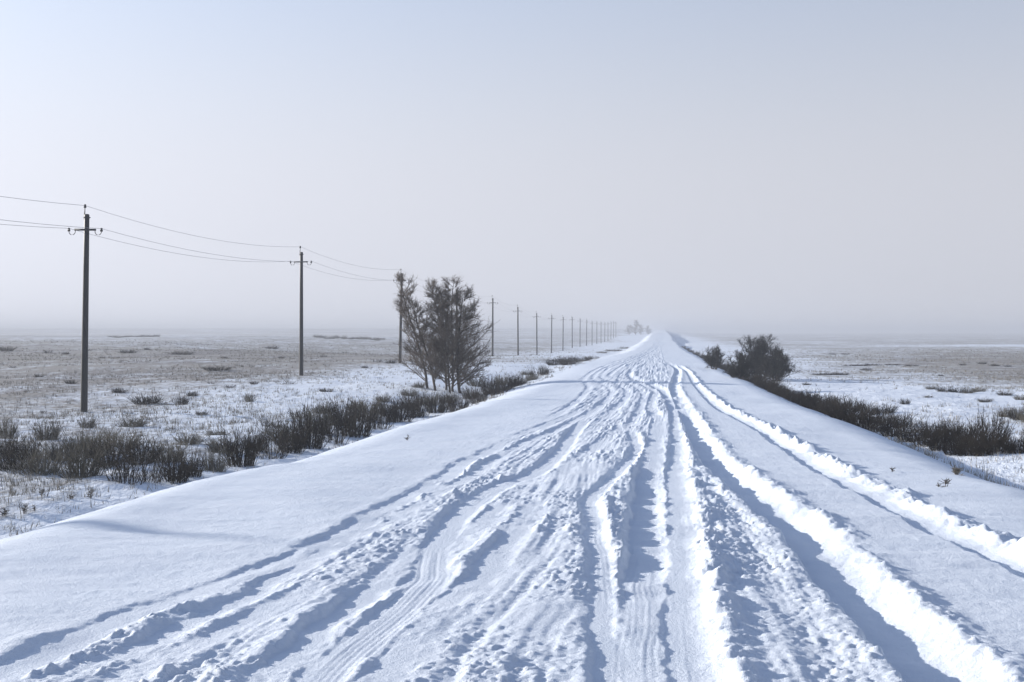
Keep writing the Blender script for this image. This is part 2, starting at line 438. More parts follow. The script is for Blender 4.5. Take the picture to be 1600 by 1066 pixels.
def build_road():
    xs = np.concatenate([np.arange(-8.8, -5.2, .07), np.arange(-5.2, -3.7, .035), np.arange(-3.7, 3.15, .0113), np.arange(3.15, 6.81, .05)])
    ys = list(np.arange(-40, 2.4, .8)); y = 2.4
    while y < 900:
        ys.append(y)
        y += float(np.clip(y * y / 3000, .013 if y > 5.2 else .04, 3.0))
    ys = np.array(ys)
    X, Y = np.meshgrid(xs, ys)
    base = surf(X, Y)
    trench = np.zeros_like(X); berm = np.zeros_like(X); inside = np.zeros_like(X); tread = np.zeros_like(X)
    edge = {}
    for k, (name, (pts, depth, fw, rw, lb, rb, td)) in enumerate(TRACKS.items()):
        q = sorted((road_at(*p)[::-1] for p in pts))
        q = [q[0]] + [b for a, b in zip(q, q[1:]) if b[0] - a[0] > .02]
        t0, t1 = q[0][0], q[-1][0]
        ex = curve(q); edge[name] = ex
        far = not name.startswith('R')
        xl = ex(ys) + .018 * fbm(ys * 1.7, ys * 0, 3, 40 + k) + .006 * fbm(ys * 9, ys * 0, 2, 90 + k)
        fade = sstep(t1 * 1.06, t1 * .86, ys)
        if t0 > 7.5: fade = fade * sstep(t0 * .88, t0 * 1.1, ys)
        dm = fade * (1 + (.15 if td else .35) * fbm(ys * .55, ys * 0 + k, 3, 60 + k))
        if name not in ('R1', 'R2', 'C', 's4', 'E', 'F'): dm = dm * (1 - .35 * sstep(13, 24, ys)) * np.clip(1 + .5 * fbm(ys * 1.6, ys * 0 + k, 3, 80 + k), .25, 1.5)
        if name == 'D': dm = dm * (.25 + .85 * np.exp(-((ys - 11.5) / 3.5) ** 2))
        if name == 'F': dm = dm * (.6 + .6 * sstep(8, 12, ys))
        if name in ('K', 'L', 'G', 'H'): dm = dm * (.55 + .6 * sstep(-.3, .6, fbm(ys * .45, ys * 0 + 3 * k, 2, 160 + k)))
        rows = np.where(fade > .01)[0]
        if len(rows) == 0: continue
        r0, r1 = rows[0], rows[-1] + 1
        c0 = max(0, np.searchsorted(xs, xl[r0:r1].min() - .5)); c1 = min(len(xs), np.searchsorted(xs, xl[r0:r1].max() + 1.2))
        sl = (slice(r0, r1), slice(c0, c1))
        x, yy = X[sl], Y[sl]
        rough = .020 * fbm(x * 9, yy * 7, 3, 200 + k, .65) + .028 * vnoise(x * 2, yy * 2.2, 220 + k)
        if td or name in ('R1', 'R2'): rough = rough * .6
        d = x - xl[r0:r1, None] + rough
        dmr = dm[r0:r1, None]
        wall = .05
        down = sstep(-wall * .3, wall, d)
        upf = sstep(fw, fw + rw, d)
        h = -depth * down * (1 - upf)
        bn = np.clip(.75 + .55 * fbm(x * 3.4 + k, yy * 2.6, 4, 240 + k, .7), 0, 1.6)
        bh = lb * np.exp(-((d + .06) / .07) ** 2) * bn * (d < .05) + rb * bn * np.where(d < fw + rw, sstep(fw + rw * .4, fw + rw, d), np.exp(-((d - fw - rw) / .13) ** 2))
        trench[sl] = np.minimum(trench[sl], h * dmr)
        berm[sl] = np.maximum(berm[sl], bh * np.clip(dmr, 0, 1.3))
        if name in ('C', 'R2'): bh = bh * (.45 + .55 / np.maximum(bn, .5))
        ins = down * (1 - upf) * (fade[r0:r1, None] if td else np.clip(dmr, 0, 1))
        inside[sl] = np.maximum(inside[sl], ins)
        if td:
            near = np.exp(-(yy / 22) ** 2)
            ds = x - ex(yy[:, :1]) - .018 * fbm(yy * 1.7, yy * 0, 1, 40 + k)
            keep = np.clip(.55 + .9 * fbm(ds * 6, yy * .7, 3, 260 + k), 0, 1)
            tr = (.0024 * np.sin(ds * 2 * np.pi / .036 + 1.5 * fbm(yy * .6, ds * 0, 2, 275 + k)) + .0035 * fbm(ds * 30, yy * .8, 2, 270 + k) + .0016 * np.sin((yy + .4 * ds) * 2 * np.pi / .07)) * near * keep
            tread[sl] = np.where(ins > tread[sl] * 1e6, tr * ins, tread[sl])
    # churned band between the outer ruts
    eI, eR = edge['I'](ys), edge['R2'](ys)
    left = np.where(ys > 34, -3.0 + .4 * vnoise(ys * .08, ys * 0, 3), eI)[:, None]; right = np.where(ys > 28, np.minimum(eR, .5), eR)[:, None]
    churn = sstep(-.05, .25, X - left) * sstep(.1, -.25, X - right)
    patch = np.clip(.55 + .75 * fbm(X * .9, Y * .55, 3, 300), .05, 1.2)
    rough = (.011 * fbm(X * 3.2, Y * 2.6, 3, 310) + .010 * fbm(X * 13, Y * 11, 3, 320, .7)) * churn * patch
    rough = rough + churn * sstep(25, 70, Y) * (.035 * fbm(X * 2.2, Y * .30, 4, 315, .65) + .02 * fbm(X * 5, Y * .9, 2, 316))
    xi = (X - left) / np.maximum(right - left, .8)
    wid = np.maximum(right - left, .8)
    rough = rough + churn * (1 - .5 * inside) * (.010 * fbm(xi * wid.mean() * 5.5, Y * .22, 3, 318, .6) + .006 * fbm(xi * 60, Y * .5, 2, 319)) * (1 - .4 * sstep(20, 60, Y))
    # thrown clods: jittered bumps
    clod = np.zeros_like(X)
    nr = np.searchsorted(ys, 45)
    for cell, amp, prob, sd in ((.075, .021, .30, 1), (.15, .034, .10, 2), (.046, .0145, .42, 3), (.30, .045, .03, 4)):
        x, yy = X[:nr], Y[:nr]
        gx, gy = np.floor(x / cell), np.floor(yy / cell)
        for ox in (-1, 0, 1):
            for oy in (-1, 0, 1):
                cx, cy = gx + ox, gy + oy
                hx, hy, hr, hp = (_hash(cx, cy, 400 + sd * 10 + q) for q in range(4))
                rr = cell * (.22 + .3 * hr)
                ux, uy = x - (cx + .2 + .6 * hx) * cell, yy - (cy + .2 + .6 * hy) * cell
                ca, sa = np.cos(hx * 40), np.sin(hx * 40)
                uu_, vv_ = ux * ca + uy * sa, -ux * sa + uy * ca
                dd = (.65 * np.maximum(np.abs(uu_), np.abs(vv_) * (1 + hy)) + .35 * np.sqrt(ux ** 2 + uy ** 2)) / rr
                dd = dd * (1 + .35 * vnoise(x * 30, yy * 30, 7))
                clod[:nr] = np.maximum(clod[:nr], np.where(hp < prob, amp * (.35 + .65 * hr) * np.clip((1 - dd) * 2.2, 0, 1) * (1 + .5 * (uu_ / rr)), 0))
    edge_spill = np.clip(berm / .03, 0, 1)
    cm = churn * np.clip(patch * 1.3 - .28, 0, 1) * (1 - inside) ** 2 + .55 * edge_spill * (1 - inside) + .04 * (1 - inside)
    clod = clod * np.clip(cm, 0, 1)
    smooth = 1 - churn
    drift = smooth * (.004 * fbm(X * 2.2, Y * 7, 3, 330) + .018 * fbm(X * .5, Y * 1.1, 3, 340) + .005 * fbm(X * 1.2, Y * 3.2, 2, 345))
    grain = smooth * .0022 * fbm(X * 16, Y * 16, 2, 350)
    disp = trench + berm * (1 - .8 * inside) + rough * (1 - .88 * inside) + clod + tread + drift + grain
    lim = sstep(-8.0, -6.8, X) * sstep(6.1, 5.0, X)
    Z = base + disp * lim - .07 * (1 - sstep(-8.55, -8.3, X) * sstep(6.62, 6.4, X))
    o = link('snow_covered_road', grid_mesh('snow_covered_road', xs, ys, Z, M_SNOW))
    tag(o, kind='structure')
build_road()

# ------------------------------------------------------------------ the fields: one sheet to the horizon
def axis(lo, hi, c, step0, grow):
    out = [c]
    s, v = step0, c
    while v < hi:
        s *= grow; v += s; out.append(min(v, hi))
    s, v = step0, c; neg = []
    while v > lo:
        s *= grow; v -= s; neg.append(max(v, lo))
    return np.array(sorted(set(neg + out)))
def build_field():
    xl = [-8.55]; s = .16
    while xl[-1] > -3200:
        s *= 1.0 + (.02 if xl[-1] > -40 else .035); xl.append(xl[-1] - s)
    xr = [6.65]; s = .16
    while xr[-1] < 3200:
        s *= 1.0 + (.02 if xr[-1] < 40 else .035); xr.append(xr[-1] + s)
    xs = np.array(xl[::-1] + list(np.arange(-8.5, -7.9, .04)) + list(np.arange(-7.5, 6, .5)) + list(np.arange(6.05, 6.6, .04)) + xr)
    ys = list(np.arange(-300, 0, 12)) + list(np.arange(0, 12, 1.0)); y = 12.0; s = .2
    while y < 3200:
        ys.append(y); s = max(.22, y * .0075 if y < 500 else y * .02); y += s
    ys = np.array(ys)
    X, Y = np.meshgrid(xs, ys)
    Z = surf(X, Y)
    rm = sstep(-8.35, -8.1, X) * sstep(6.45, 6.2, X)
    off = sstep(7.5, 11, np.abs(X))
    near = np.exp(-(np.hypot(X, Y) / 120) ** 2)
    Z = Z - .25 * rm + off * near * (.05 * fbm(X * 1.1, Y * .8, 4, 70) + .03 * fbm(X * 3, Y * 2.2, 2, 75))
    me = grid_mesh('steppe_field', xs, ys, Z, M_FIELD)
    # how much dry grass shows through the snow (1 = meadow, below = drifted snow)
    cov = 0.48 + .25 * sstep(25, 160, Y) * sstep(10, 30, np.abs(X))
    cov = cov + .25 * sstep(14, 40, np.abs(X)) - .75 * sstep(13, 7.5, np.abs(X))
    cov = cov - .55 * np.exp(-((X + 14) / 6) ** 2 - ((Y - 62) / 16) ** 2) - .8 * np.exp(-((X + 13) / 8) ** 2 - ((Y - 98) / 20) ** 2)
    cov = cov - .6 * np.exp(-((X - 14) / 7) ** 2 - ((Y - 72) / 14) ** 2) - .5 * np.exp(-((X - 10.5) / 2.5) ** 2 - ((Y - 36) / 9) ** 2)
    cov = cov - .7 * np.exp(-((X - 150) / 60) ** 2 - ((Y - 420) / 40) ** 2)
    cov = cov - .30 * sstep(110, 300, Y)
    at = me.attributes.new('cover', 'FLOAT', 'POINT')
    at.data.foreach_set('value', cov.astype(np.float32).ravel())
    tag(link('steppe_field', me), kind='structure')
build_field()

# ------------------------------------------------------------------ power line
POLE_X, POLE_Y0, POLE_S = -24.0, 51.0, 32.4
def build_pole():
    """One utility pole at the origin: post, head band, pin with insulator, crossarm with two hooked insulators."""
    H = 8.3
    root = bpy.data.objects.new('utility_pole', None)
    COL.objects.link(root)
    p = MB()
    zz = [-.6, 0, .6, 2, 4, 6, H - .03, H]
    p.tube([(0, 0, z) for z in zz], [.150, .148, .144, .136, .126, .116, .104, .085], 12)
    p.build('post', M_POLE, root)
    b = MB(); b.tube([(0, 0, H - .17), (0, 0, H - .11)], [.125, .125], 12); b.tube([(-.16, 0, H - .14), (.16, 0, H - .14)], .018, 6)
    b.build('clamp_band', M_IRON, root)
    t = MB(); t.tube([(-.10, -.0, H - .25), (-.10, 0, H + .02), (-.085, 0, H + .30)], [.03, .025, .016], 6)
    pin = t.build('top_pin', M_IRON, root)
    i = MB(); i.lathe((-.085, 0, H + .26), [(0, .03), (.01, .055), (.07, .06), (.08, .042), (.12, .045), (.14, .05), (.155, .02)], 10)
    i.build('insulator', M_INSUL, pin)
    za = H - .66
    a = MB(); a.box((0, -.135, za), (.46, .035, .04)); a.tube([(0, -.165, za - .0), (0, .16, za)], .014, 6)
    arm = a.build('crossarm', M_IRON, root, smooth=False)
    for sgn in (-1, 1):
        hk = MB()
        pts = [(sgn * .43, -.135, za - .03)] + [(sgn * (.57 - .14 * math.cos(q)), -.135, za - .07 - .15 * math.sin(q)) for q in np.linspace(0, math.pi, 9)] + [(sgn * .71, -.135, za - .02)]
        hk.tube(pts, .015, 6)
        iz = MB(); iz.lathe((sgn * .71, -.135, za - .08), [(0, .03), (.01, .055), (.07, .06), (.08, .042), (.12, .045), (.14, .05), (.155, .02)], 10)
        h = hk.build('hook', M_IRON, arm)
        iz.build('insulator', M_INSUL, arm)
    return root
def copy_tree(o, parent=None):
    c = o.copy(); COL.objects.link(c); c.parent = parent
    for ch in list(o.children): copy_tree(ch, c)
    return c
pole_labels = {
 -1: 'dark utility pole just before the three poles that precede the bare trees',
 0: 'dark utility pole with hooked insulators standing among grass tufts, third pole before the bare trees',
 1: 'dark utility pole on bare snowy meadow, second pole before the bare trees',
 2: 'dark utility pole partly crossed by the twigs of the leaning bare tree',
 3: 'dark utility pole standing within and behind the crowns of the bare trees',
 4: 'dark utility pole beyond the bare trees, first pole clear of their twigs',
 5: 'utility pole, second one clear beyond the bare trees',
 6: 'utility pole, third one clear beyond the bare trees',
 7: 'greyish utility pole, fourth one clear beyond the bare trees',
 8: 'greyish utility pole, fifth one clear beyond the bare trees'}
pole0 = build_pole()
rnd = random.Random(4)
for n in range(-1, 20):
    o = pole0 if n == -1 else copy_tree(pole0)
    y = POLE_Y0 + n * POLE_S
    x = POLE_X
    o.location = (x, y, float(surf(x, y)) - .03)
    lean = {0: .9, 1: .15, 2: 1.3}.get(n, rnd.uniform(-.6, .8))
    o.rotation_euler = (math.radians(rnd.uniform(-.4, .4)), math.radians(lean), 0)
    tag(o, pole_labels.get(n, 'distant utility pole fading into the haze along the line'), 'utility pole', 'poles of the power line')
    if n == -1: pass
def wires():
    from mathutils import Euler
    roots = sorted([o for o in bpy.data.objects if o.name.startswith('utility_pole')], key=lambda o: o.location.y)
    specs = [((-.085, 0, 8.66), 'thin grey top wire strung over the pole-head insulators', .5),
             ((-.71, -.135, 7.69), 'thin grey lower wire on the crossarm hooks farther from the road', .5),
             ((.71, -.135, 7.69), 'thin grey lower wire on the crossarm hooks nearer the road', .45)]
    for loc, lab, sag in specs:
        m = MB(); pts = []
        for o in roots:
            R = o.rotation_euler.to_matrix()
            pts.append(np.array(o.location) + np.array(R @ Vector(loc)))
        P = []
        for a, b in zip(pts, pts[1:]):
            for u in np.linspace(0, 1, 14)[:-1]:
                q = a + (b - a) * u; q[2] -= 4 * sag * u * (1 - u); P.append(q)
        P.append(pts[-1])
        m.tube(P, .0075, 4, cap=False)
        tag(m.build('overhead_wire', M_WIRE), lab, 'wire', 'wires of the power line')
wires()

# ------------------------------------------------------------------ bare trees
def grow_branches(rng, path, rad, count, lo, hi, len_f, ang, gravity, mb, twig_mb, dens=1.0, az_bias=None, sub=17, tw=6, tr=.0058):
    """Branches, side branches and twigs off a trunk path."""
    path = np.asarray(path, float); n = len(path)
    seg = np.linalg.norm(np.diff(path, axis=0), axis=1); cum = np.r_[0, np.cumsum(seg)]; L = cum[-1]
    def at(u):
        s = u * L; i = min(np.searchsorted(cum, s, side='right') - 1, n - 2)
        f = (s - cum[i]) / seg[i]
        return path[i] + (path[i + 1] - path[i]) * f, (path[i + 1] - path[i]) / seg[i]
    S0, S1, r0, r1 = [], [], [], []
    for k in range(count):
        u = lo + (hi - lo) * ((k + rng.random()) / count)
        p, t = at(u)
        az = rng.uniform(0, 2 * math.pi)
        if az_bias is not None and rng.random() < az_bias[1]: az = az_bias[0] + rng.gauss(0, .6)
        a = math.radians(rng.gauss(*ang))
        side = np.array([math.cos(az), math.sin(az), 0.0])
        d = side * math.sin(a) + np.array([0, 0, 1.0]) * math.cos(a) + t * .15
        d /= np.linalg.norm(d)
        ln = len_f(u) * rng.uniform(.6, 1.25)
        br = max(.012, rad(u) * .45)
        pts, q, dd = [p], p.copy(), d.copy()
        m = 5
        for j in range(m):
            dd = dd + np.array([rng.gauss(0, .12), rng.gauss(0, .12), rng.gauss(0, .08) + gravity])
            dd /= np.linalg.norm(dd)
            q = q + dd * ln / m; pts.append(q.copy())
        mb.tube(pts, np.linspace(br, .006, m + 1), 4, cap=False)
        ns = int(sub * dens * (.6 + ln * .5))
        for j in range(ns):
            f = rng.uniform(.2, 1.0) * m; i = min(int(f), m - 1)
            b0 = pts[i] + (pts[i + 1] - pts[i]) * (f - i)
            bd = (pts[i + 1] - pts[i]); bd = bd / np.linalg.norm(bd)
            v = np.array([rng.gauss(0, 1), rng.gauss(0, 1), rng.gauss(0, .8)]); v /= np.linalg.norm(v)
            sd = bd * .75 + v * .6 + np.array([0, 0, .15]); sd /= np.linalg.norm(sd)
            sl_ = rng.uniform(.18, .5) * (.5 + .5 * ln)
            b1 = b0 + sd * sl_ * .55
            sd2 = sd + np.array([rng.gauss(0, .25), rng.gauss(0, .25), rng.gauss(0, .2)]); sd2 /= np.linalg.norm(sd2)
            b2 = b1 + sd2 * sl_ * .45
            S0 += [b0, b1]; S1 += [b1, b2]; r0 += [tr * 1.4, tr * 1.1]; r1 += [tr * 1.1, tr * .7]
            for w in range(tw):
                f2 = rng.uniform(.15, 1)
                c0 = b0 + (b1 - b0) * min(1, f2 * 1.8) if f2 < .55 else b1 + (b2 - b1) * ((f2 - .55) / .45)
                v = np.array([rng.gauss(0, 1), rng.gauss(0, 1), rng.gauss(.2, .8)]); v /= np.linalg.norm(v)
                wd = sd * .8 + v * .7; wd /= np.linalg.norm(wd)
                S0.append(c0); S1.append(c0 + wd * rng.uniform(.08, .24)); r0.append(tr); r1.append(tr * .5)
    twig_mb.sticks(S0, S1, r0, r1)

def bare_tree(seed, px_path, depth_off, r_base, count, label, lo=.06, reach=1.45, ang=(58, 15), gravity=.04, az_bias=None, dens=1.0):
    """px_path: the trunk drawn from its foot up in photo pixels; the foot fixes its distance."""
    rng = random.Random(seed)
    fx, fy = px_path[0]
    x0, y0 = ground_at(700, 611)
    y0 += depth_off
    s = px_size(x0, y0)
    dx, dy, dz = ray(fx, fy); x0 = dx / dy * y0
    z0 = float(surf(x0, y0))
    root = bpy.data.objects.new('bare_tree', None); COL.objects.link(root); root.location = (x0, y0, z0)
    P = []
    for i, (a, b) in enumerate(px_path):
        P.append(np.array([(a - fx) * s, rng.gauss(0, .10) * (i > 0) * i * .5, (fy - b) * s - (.15 if i == 0 else 0)]))
    P = np.array(P)
    u = np.linspace(0, 1, len(P)); uu = np.linspace(0, 1, 16)
    P = np.stack([np.interp(uu, u, P[:, k]) for k in range(3)], 1)
    P[1:-1] = (P[:-2] + 2 * P[1:-1] + P[2:]) / 4
    P[1:, :2] += np.array([[rng.gauss(0, .02), rng.gauss(0, .02)] for _ in range(15)])
    Ht = P[-1][2]
    rad = lambda q: r_base * (1 - q) ** .8 + .012
    t = MB(); t.tube(P, [rad(q) for q in uu], 7); t.build('trunk', M_BARK, root)
    cb, tb = MB(), MB()
    grow_branches(rng, P, rad, count, lo, .985, lambda q: reach * (1.12 - q) ** .7 * (.88 + .22 * min(1, q / .35)), ang, gravity, cb, tb, dens, az_bias)
    cb.V += tb.V; cb.F += [f + cb.n for f in tb.F]
    cb.build('crown', M_TWIG, root)
    tag(root, label, 'tree', 'bare trees beside the road')
    return root
bare_tree(1, [(669, 607), (664, 580), (656, 550), (645, 512), (634, 475), (624, 433)], .3, .065, 42,
          'slender bare tree leaning far over toward the utility pole, outermost of its clump', az_bias=(math.pi, .35), reach=1.75, dens=.95)
bare_tree(2, [(681, 608), (677, 585), (668, 555), (657, 520), (648, 490), (640, 464)], -.6, .06, 42,
          'slender bare tree leaning gently, second in the clump from the leaning outer one', reach=1.6, dens=.95)
bare_tree(3, [(697, 611), (696, 585), (694, 550), (688, 510), (680, 475), (674, 447)], .5, .06, 50,
          'thin upright bare tree with loose open top in the middle of the clump', reach=1.7, dens=1.1)
bare_tree(4, [(703, 611), (701, 580), (697, 540), (692, 495), (688, 452)], -.9, .055, 46,
          'thin bare tree with dense low twigs between the middle trunks of the clump', reach=1.7, dens=1.1)
tree5 = bare_tree(5, [(708, 612), (708, 580), (707, 540), (707, 490), (708, 442)], .1, .065, 50,
          'tallest straight bare tree with a pointed brown top in the clump', reach=1.75, dens=1.1)
bare_tree(6, [(720, 613), (716, 590), (715, 560), (716, 520), (719, 485), (723, 462)], -.3, .075, 56,
          'broad bare tree whose long dark branches sweep out toward the road', az_bias=(-.25, .5), reach=2.2, dens=1.0, lo=.08, ang=(70, 14), gravity=.03)

# distant trees standing in the haze by the far end of the road
for px, yy, sc_, lab in ((993, 800, 1.5, 'tallest pale tree ghosting in the haze beyond the last poles'),
                         (983, 820, 1.05, 'low pale tree ghosting in haze beside the tallest far tree, pole side'),
                         (1001, 830, 1.05, 'low pale tree ghosting in haze beside the tallest far tree, road side'),
                         (1013, 815, .95, 'small pale tree ghosting in haze close beside the far road')):
    c = copy_tree(tree5); dx, dy, dz = ray(px, 520); x = dx / dy * yy
    c.location = (x, yy, float(surf(x, yy)) - .1); c.scale = (sc_ * 1.9, sc_ * 1.9, sc_); c.rotation_euler = (0, 0, yy)
    tag(c, lab, 'tree', 'far trees in the haze')

# ------------------------------------------------------------------ big bushes on the other side of the road
def big_bush(seed, px, py, w_px, h_px, stems, label, dome=1.0, mat=None, tw=5):
    """Many stems fan out from the foot so that their tips fill a dome w wide and h high."""
    rng = random.Random(seed)
    x, y = ground_at(px, py)
    s = px_size(x, y); w, h = w_px * s, h_px * s
    root = bpy.data.objects.new('big_bush', None); COL.objects.link(root); root.location = (x, y, float(surf(x, y)) - .03)
    st, cb, tb = MB(), MB(), MB()
    for k in range(stems):
        az = 2 * math.pi * (k * .618 + rng.random() * .2)
        e = math.radians(90) * (((k + .5) / stems) ** .75) * dome          # 0 = straight up, 90 = flat
        rr = rng.uniform(.72, 1.0)
        tip = np.array([math.cos(az) * math.sin(e) * w / 2, math.sin(az) * math.sin(e) * w / 2, max(.08 * h, max(0, math.cos(e)) ** .6 * h)]) * rr
        b = np.array([math.cos(az), math.sin(az), 0]) * rng.uniform(0, .10 * w); b[2] = -.1
        mid = b + (tip - b) * .5 + np.array([rng.gauss(0, .05), rng.gauss(0, .05), .10]) * h
        P = []
        for u in np.linspace(0, 1, 8):
            P.append((1 - u) ** 2 * b + 2 * u * (1 - u) * mid + u * u * tip + np.array([rng.gauss(0, .012), rng.gauss(0, .012), 0]) * h * (u > 0))
        L = float(np.linalg.norm(tip - b))
        st.tube(P, np.linspace(.014 * h ** .5 + .008, .007, 8), 5)
        grow_branches(rng, P, lambda u: .02 * (1 - u) + .006, int(7 + 5 * L), .18, .99, lambda u: .22 * h * (1.2 - u * .5), (50, 20), .05, cb, tb, 1.0, None, 8, tw, .0062)
    st.build('stems', mat or M_BARK, root)
    cb.V += tb.V; cb.F += [f + cb.n for f in tb.F]
    cb.build('crown', mat or M_BUSH, root)
    tag(root, label, 'bush', 'big bushes beside the road')
big_bush(11, 1186, 594, 82, 70, 24, 'tallest rounded leafless bush at the foot of the road bank', .85)
big_bush(12, 1213, 596, 76, 50, 24, 'dense dark rounded bush leaning against the tallest bush, away from the road', 1.0, tw=6)
big_bush(13, 1158, 593, 50, 36, 14, 'low bushy thicket at the foot of the tallest bush, road side', 1.0)
big_bush(14, 1116, 577, 40, 34, 14, 'small open leafless bush standing alone farther along the road bank', .95, tw=4)

# ------------------------------------------------------------------ low shrubs, prototypes then copies
def shrub_mesh(seed, stems, lean_max, twig_n, mat, r=.006, bend=.1, name='low_shrub'):
    """A unit shrub, about 1 m high and 1 m wide: upright wands with side twigs."""
    rng = np.random.default_rng(seed)
    mb = MB()
    az = rng.uniform(0, 2 * np.pi, stems); rad0 = np.sqrt(rng.random(stems)) * .30
    lean = np.abs(rng.normal(0, 1, stems)) * np.radians(lean_max) * .6 + rad0 * .5
    L = rng.uniform(.5, 1.03, stems) * (1.02 - .35 * (rad0 / .3) ** 2)
    P0 = np.stack([np.cos(az) * rad0, np.sin(az) * rad0, np.full(stems, -.08)], 1)
    az2 = az + rng.normal(0, .5, stems)
    D = np.stack([np.cos(az2) * np.sin(lean), np.sin(az2) * np.sin(lean), np.cos(lean)], 1)
    P1 = P0 + D * (L * .5)[:, None]
    D2 = D + rng.normal(0, bend, (stems, 3)) + np.array([0, 0, .12]); D2 /= np.linalg.norm(D2, axis=1)[:, None]
    P2 = P1 + D2 * (L * .5)[:, None]
    mb.sticks(P0, P1, r * 1.3, r); mb.sticks(P1, P2, r, r * .5)
    k = rng.integers(0, stems, twig_n); u = rng.uniform(.15, 1, twig_n)
    Q = np.where(u[:, None] < .5, P0[k] + (P1 - P0)[k] * (u[:, None] * 2), P1[k] + (P2 - P1)[k] * (u[:, None] * 2 - 1))
    d = D2[k] * .8 + rng.normal(0, .45, (twig_n, 3)) + np.array([0, 0, .3]); d /= np.linalg.norm(d, axis=1)[:, None]
    mb.sticks(Q, Q + d * rng.uniform(.08, .28, twig_n)[:, None], r * .8, r * .4)
    return mb.mesh(name, mat)
DARK = [shrub_mesh(100 + i, 105, 30, 560, M_SHRUB, .0062) for i in range(6)]
FROST = [shrub_mesh(120 + i, 120, 34, 520, M_FROST, .0065) for i in range(5)]
SPARSE = [shrub_mesh(140 + i, 46, 24, 190, M_SHRUB, .006) for i in range(4)]
rs = random.Random(77)
def shrub(px, py, w_px, h_px, meshes, label, group, jit=0, name='low_shrub', cat='shrub', xy=None, size=None):
    x, y = xy if xy else ground_at(px, py)
    if not xy and 0 < x < 5.1: x, y = 5.1, y * 5.1 / x        # foot hidden by the road crest: stands in the ditch behind it
    if not xy and -8.3 < x < 0: x, y = -8.3, y * -8.3 / x
    s = px_size(x, y)
    w, h = size if size else (w_px * s * rs.uniform(.95, 1.2), h_px * s * rs.uniform(.78, 1.12))
    o = link(name, rs.choice(meshes), None, (x, y, float(surf(x, y)) - .02))
    o.rotation_euler = (0, 0, rs.uniform(0, 6.28)); o.scale = (w, w, h)
    return tag(o, label, cat, group)

def ditch_label(px, back):
    where = ('below the pole among grass tufts' if px < 215 else 'where the row thins out' if px < 352 else
             'in its tall thick middle stretch' if px < 625 else 'at the foot of the bare trees' if px < 740 else 'just past the bare trees')
    return ('leafless shrub, meadow side of the ditch row, ' if back else 'leafless shrub, road side of the ditch row, ') + where
LG = 'shrubs in the power-line side ditch'
left_front = [(20, 735, 55, 58), (66, 741, 60, 62), (128, 746, 70, 74), (197, 755, 80, 76), (235, 752, 50, 60), (272, 750, 62, 74), (300, 746, 45, 62), (336, 736, 40, 44), (378, 728, 56, 68),
              (424, 716, 52, 72), (455, 706, 50, 60), (482, 700, 55, 72), (520, 692, 56, 78), (556, 682, 55, 76), (590, 670, 52, 66), (622, 660, 46, 54), (652, 652, 42, 46), (684, 646, 40, 40), (716, 642, 38, 36), (748, 634, 36, 32), (778, 628, 34, 30), (805, 622, 32, 26), (832, 613, 26, 30), (850, 606, 20, 22)]
for a, b, w, h in left_front: shrub(a, b, w, h, DARK + SPARSE[:2] + FROST[:1], ditch_label(a, False), LG)
left_front += [(-25, 736, 55, 56), (-75, 740, 60, 60), (-130, 742, 60, 62), (-190, 748, 65, 60), (-250, 752, 65, 66)]
left_back = [(-40, 712, 50, 46), (-95, 716, 50, 46), (-160, 718, 55, 50), (-225, 722, 55, 50), (5, 712, 50, 46), (45, 716, 46, 44), (95, 718, 55, 52), (150, 715, 60, 60), (170, 728, 60, 62), (222, 722, 60, 54), (262, 722, 50, 48), (350, 706, 50, 36), (400, 703, 46, 44), (445, 692, 48, 52),
             (500, 676, 50, 54), (535, 668, 50, 52), (572, 656, 48, 46), (606, 648, 42, 40), (640, 640, 40, 34), (668, 634, 36, 30), (700, 630, 34, 28), (735, 624, 32, 26), (765, 616, 30, 24), (790, 612, 28, 22)]
for a, b, w, h in left_back: shrub(a, b, w * 1.05, h, DARK[:4] + FROST[:3], ditch_label(a, True), LG)
LF = 'grey frosted low shrub on the meadow edge just behind the dark ditch row'
for a, b, w, h in [(190, 700, 60, 40), (120, 702, 50, 34), (295, 694, 46, 26), (340, 682, 40, 20), (420, 668, 36, 22), (470, 655, 40, 20), (505, 646, 34, 20), (555, 640, 30, 18), (600, 628, 28, 16), (640, 618, 26, 16), (655, 606, 22, 14), (745, 604, 30, 22), (765, 603, 28, 20), (785, 601, 30, 22), (812, 603, 26, 20), (830, 600, 22, 16)]:
    shrub(a, b, w, h, FROST + SPARSE[:1], LF, 'frosted shrubs behind the ditch row')
singles = [(10, 549, 26, 13, DARK, 'dark low shrub mound alone far out on the meadow, well beyond the first pole'),
           (229, 632, 52, 24, DARK, 'wide dark shrub on the meadow, larger of a pair'),
           (284, 632, 27, 19, DARK, 'compact dark shrub beside the wide dark shrub on the meadow'),
           (208, 668, 48, 30, FROST, 'wide pale frosted shrub in the grass close to the foot of the pole'),
           (136, 668, 28, 22, FROST, 'small grey shrub at the foot of the dark pole'),
           (73, 688, 38, 40, FROST, 'tall ragged grey shrub standing between the pole and the ditch row'),
           (10, 684, 34, 40, FROST, 'tall ragged shrub at the meadow edge, second along from the pole'),
           (340, 579, 46, 9, DARK, 'long flat dark shrub patch on open meadow between two poles'),
           (390, 628, 18, 18, FROST, 'upright narrow grey shrub on the meadow between two poles')]
for a, b, w, h, ms, lab in singles: shrub(a, b, w, h, ms, lab, 'shrubs on the meadow')
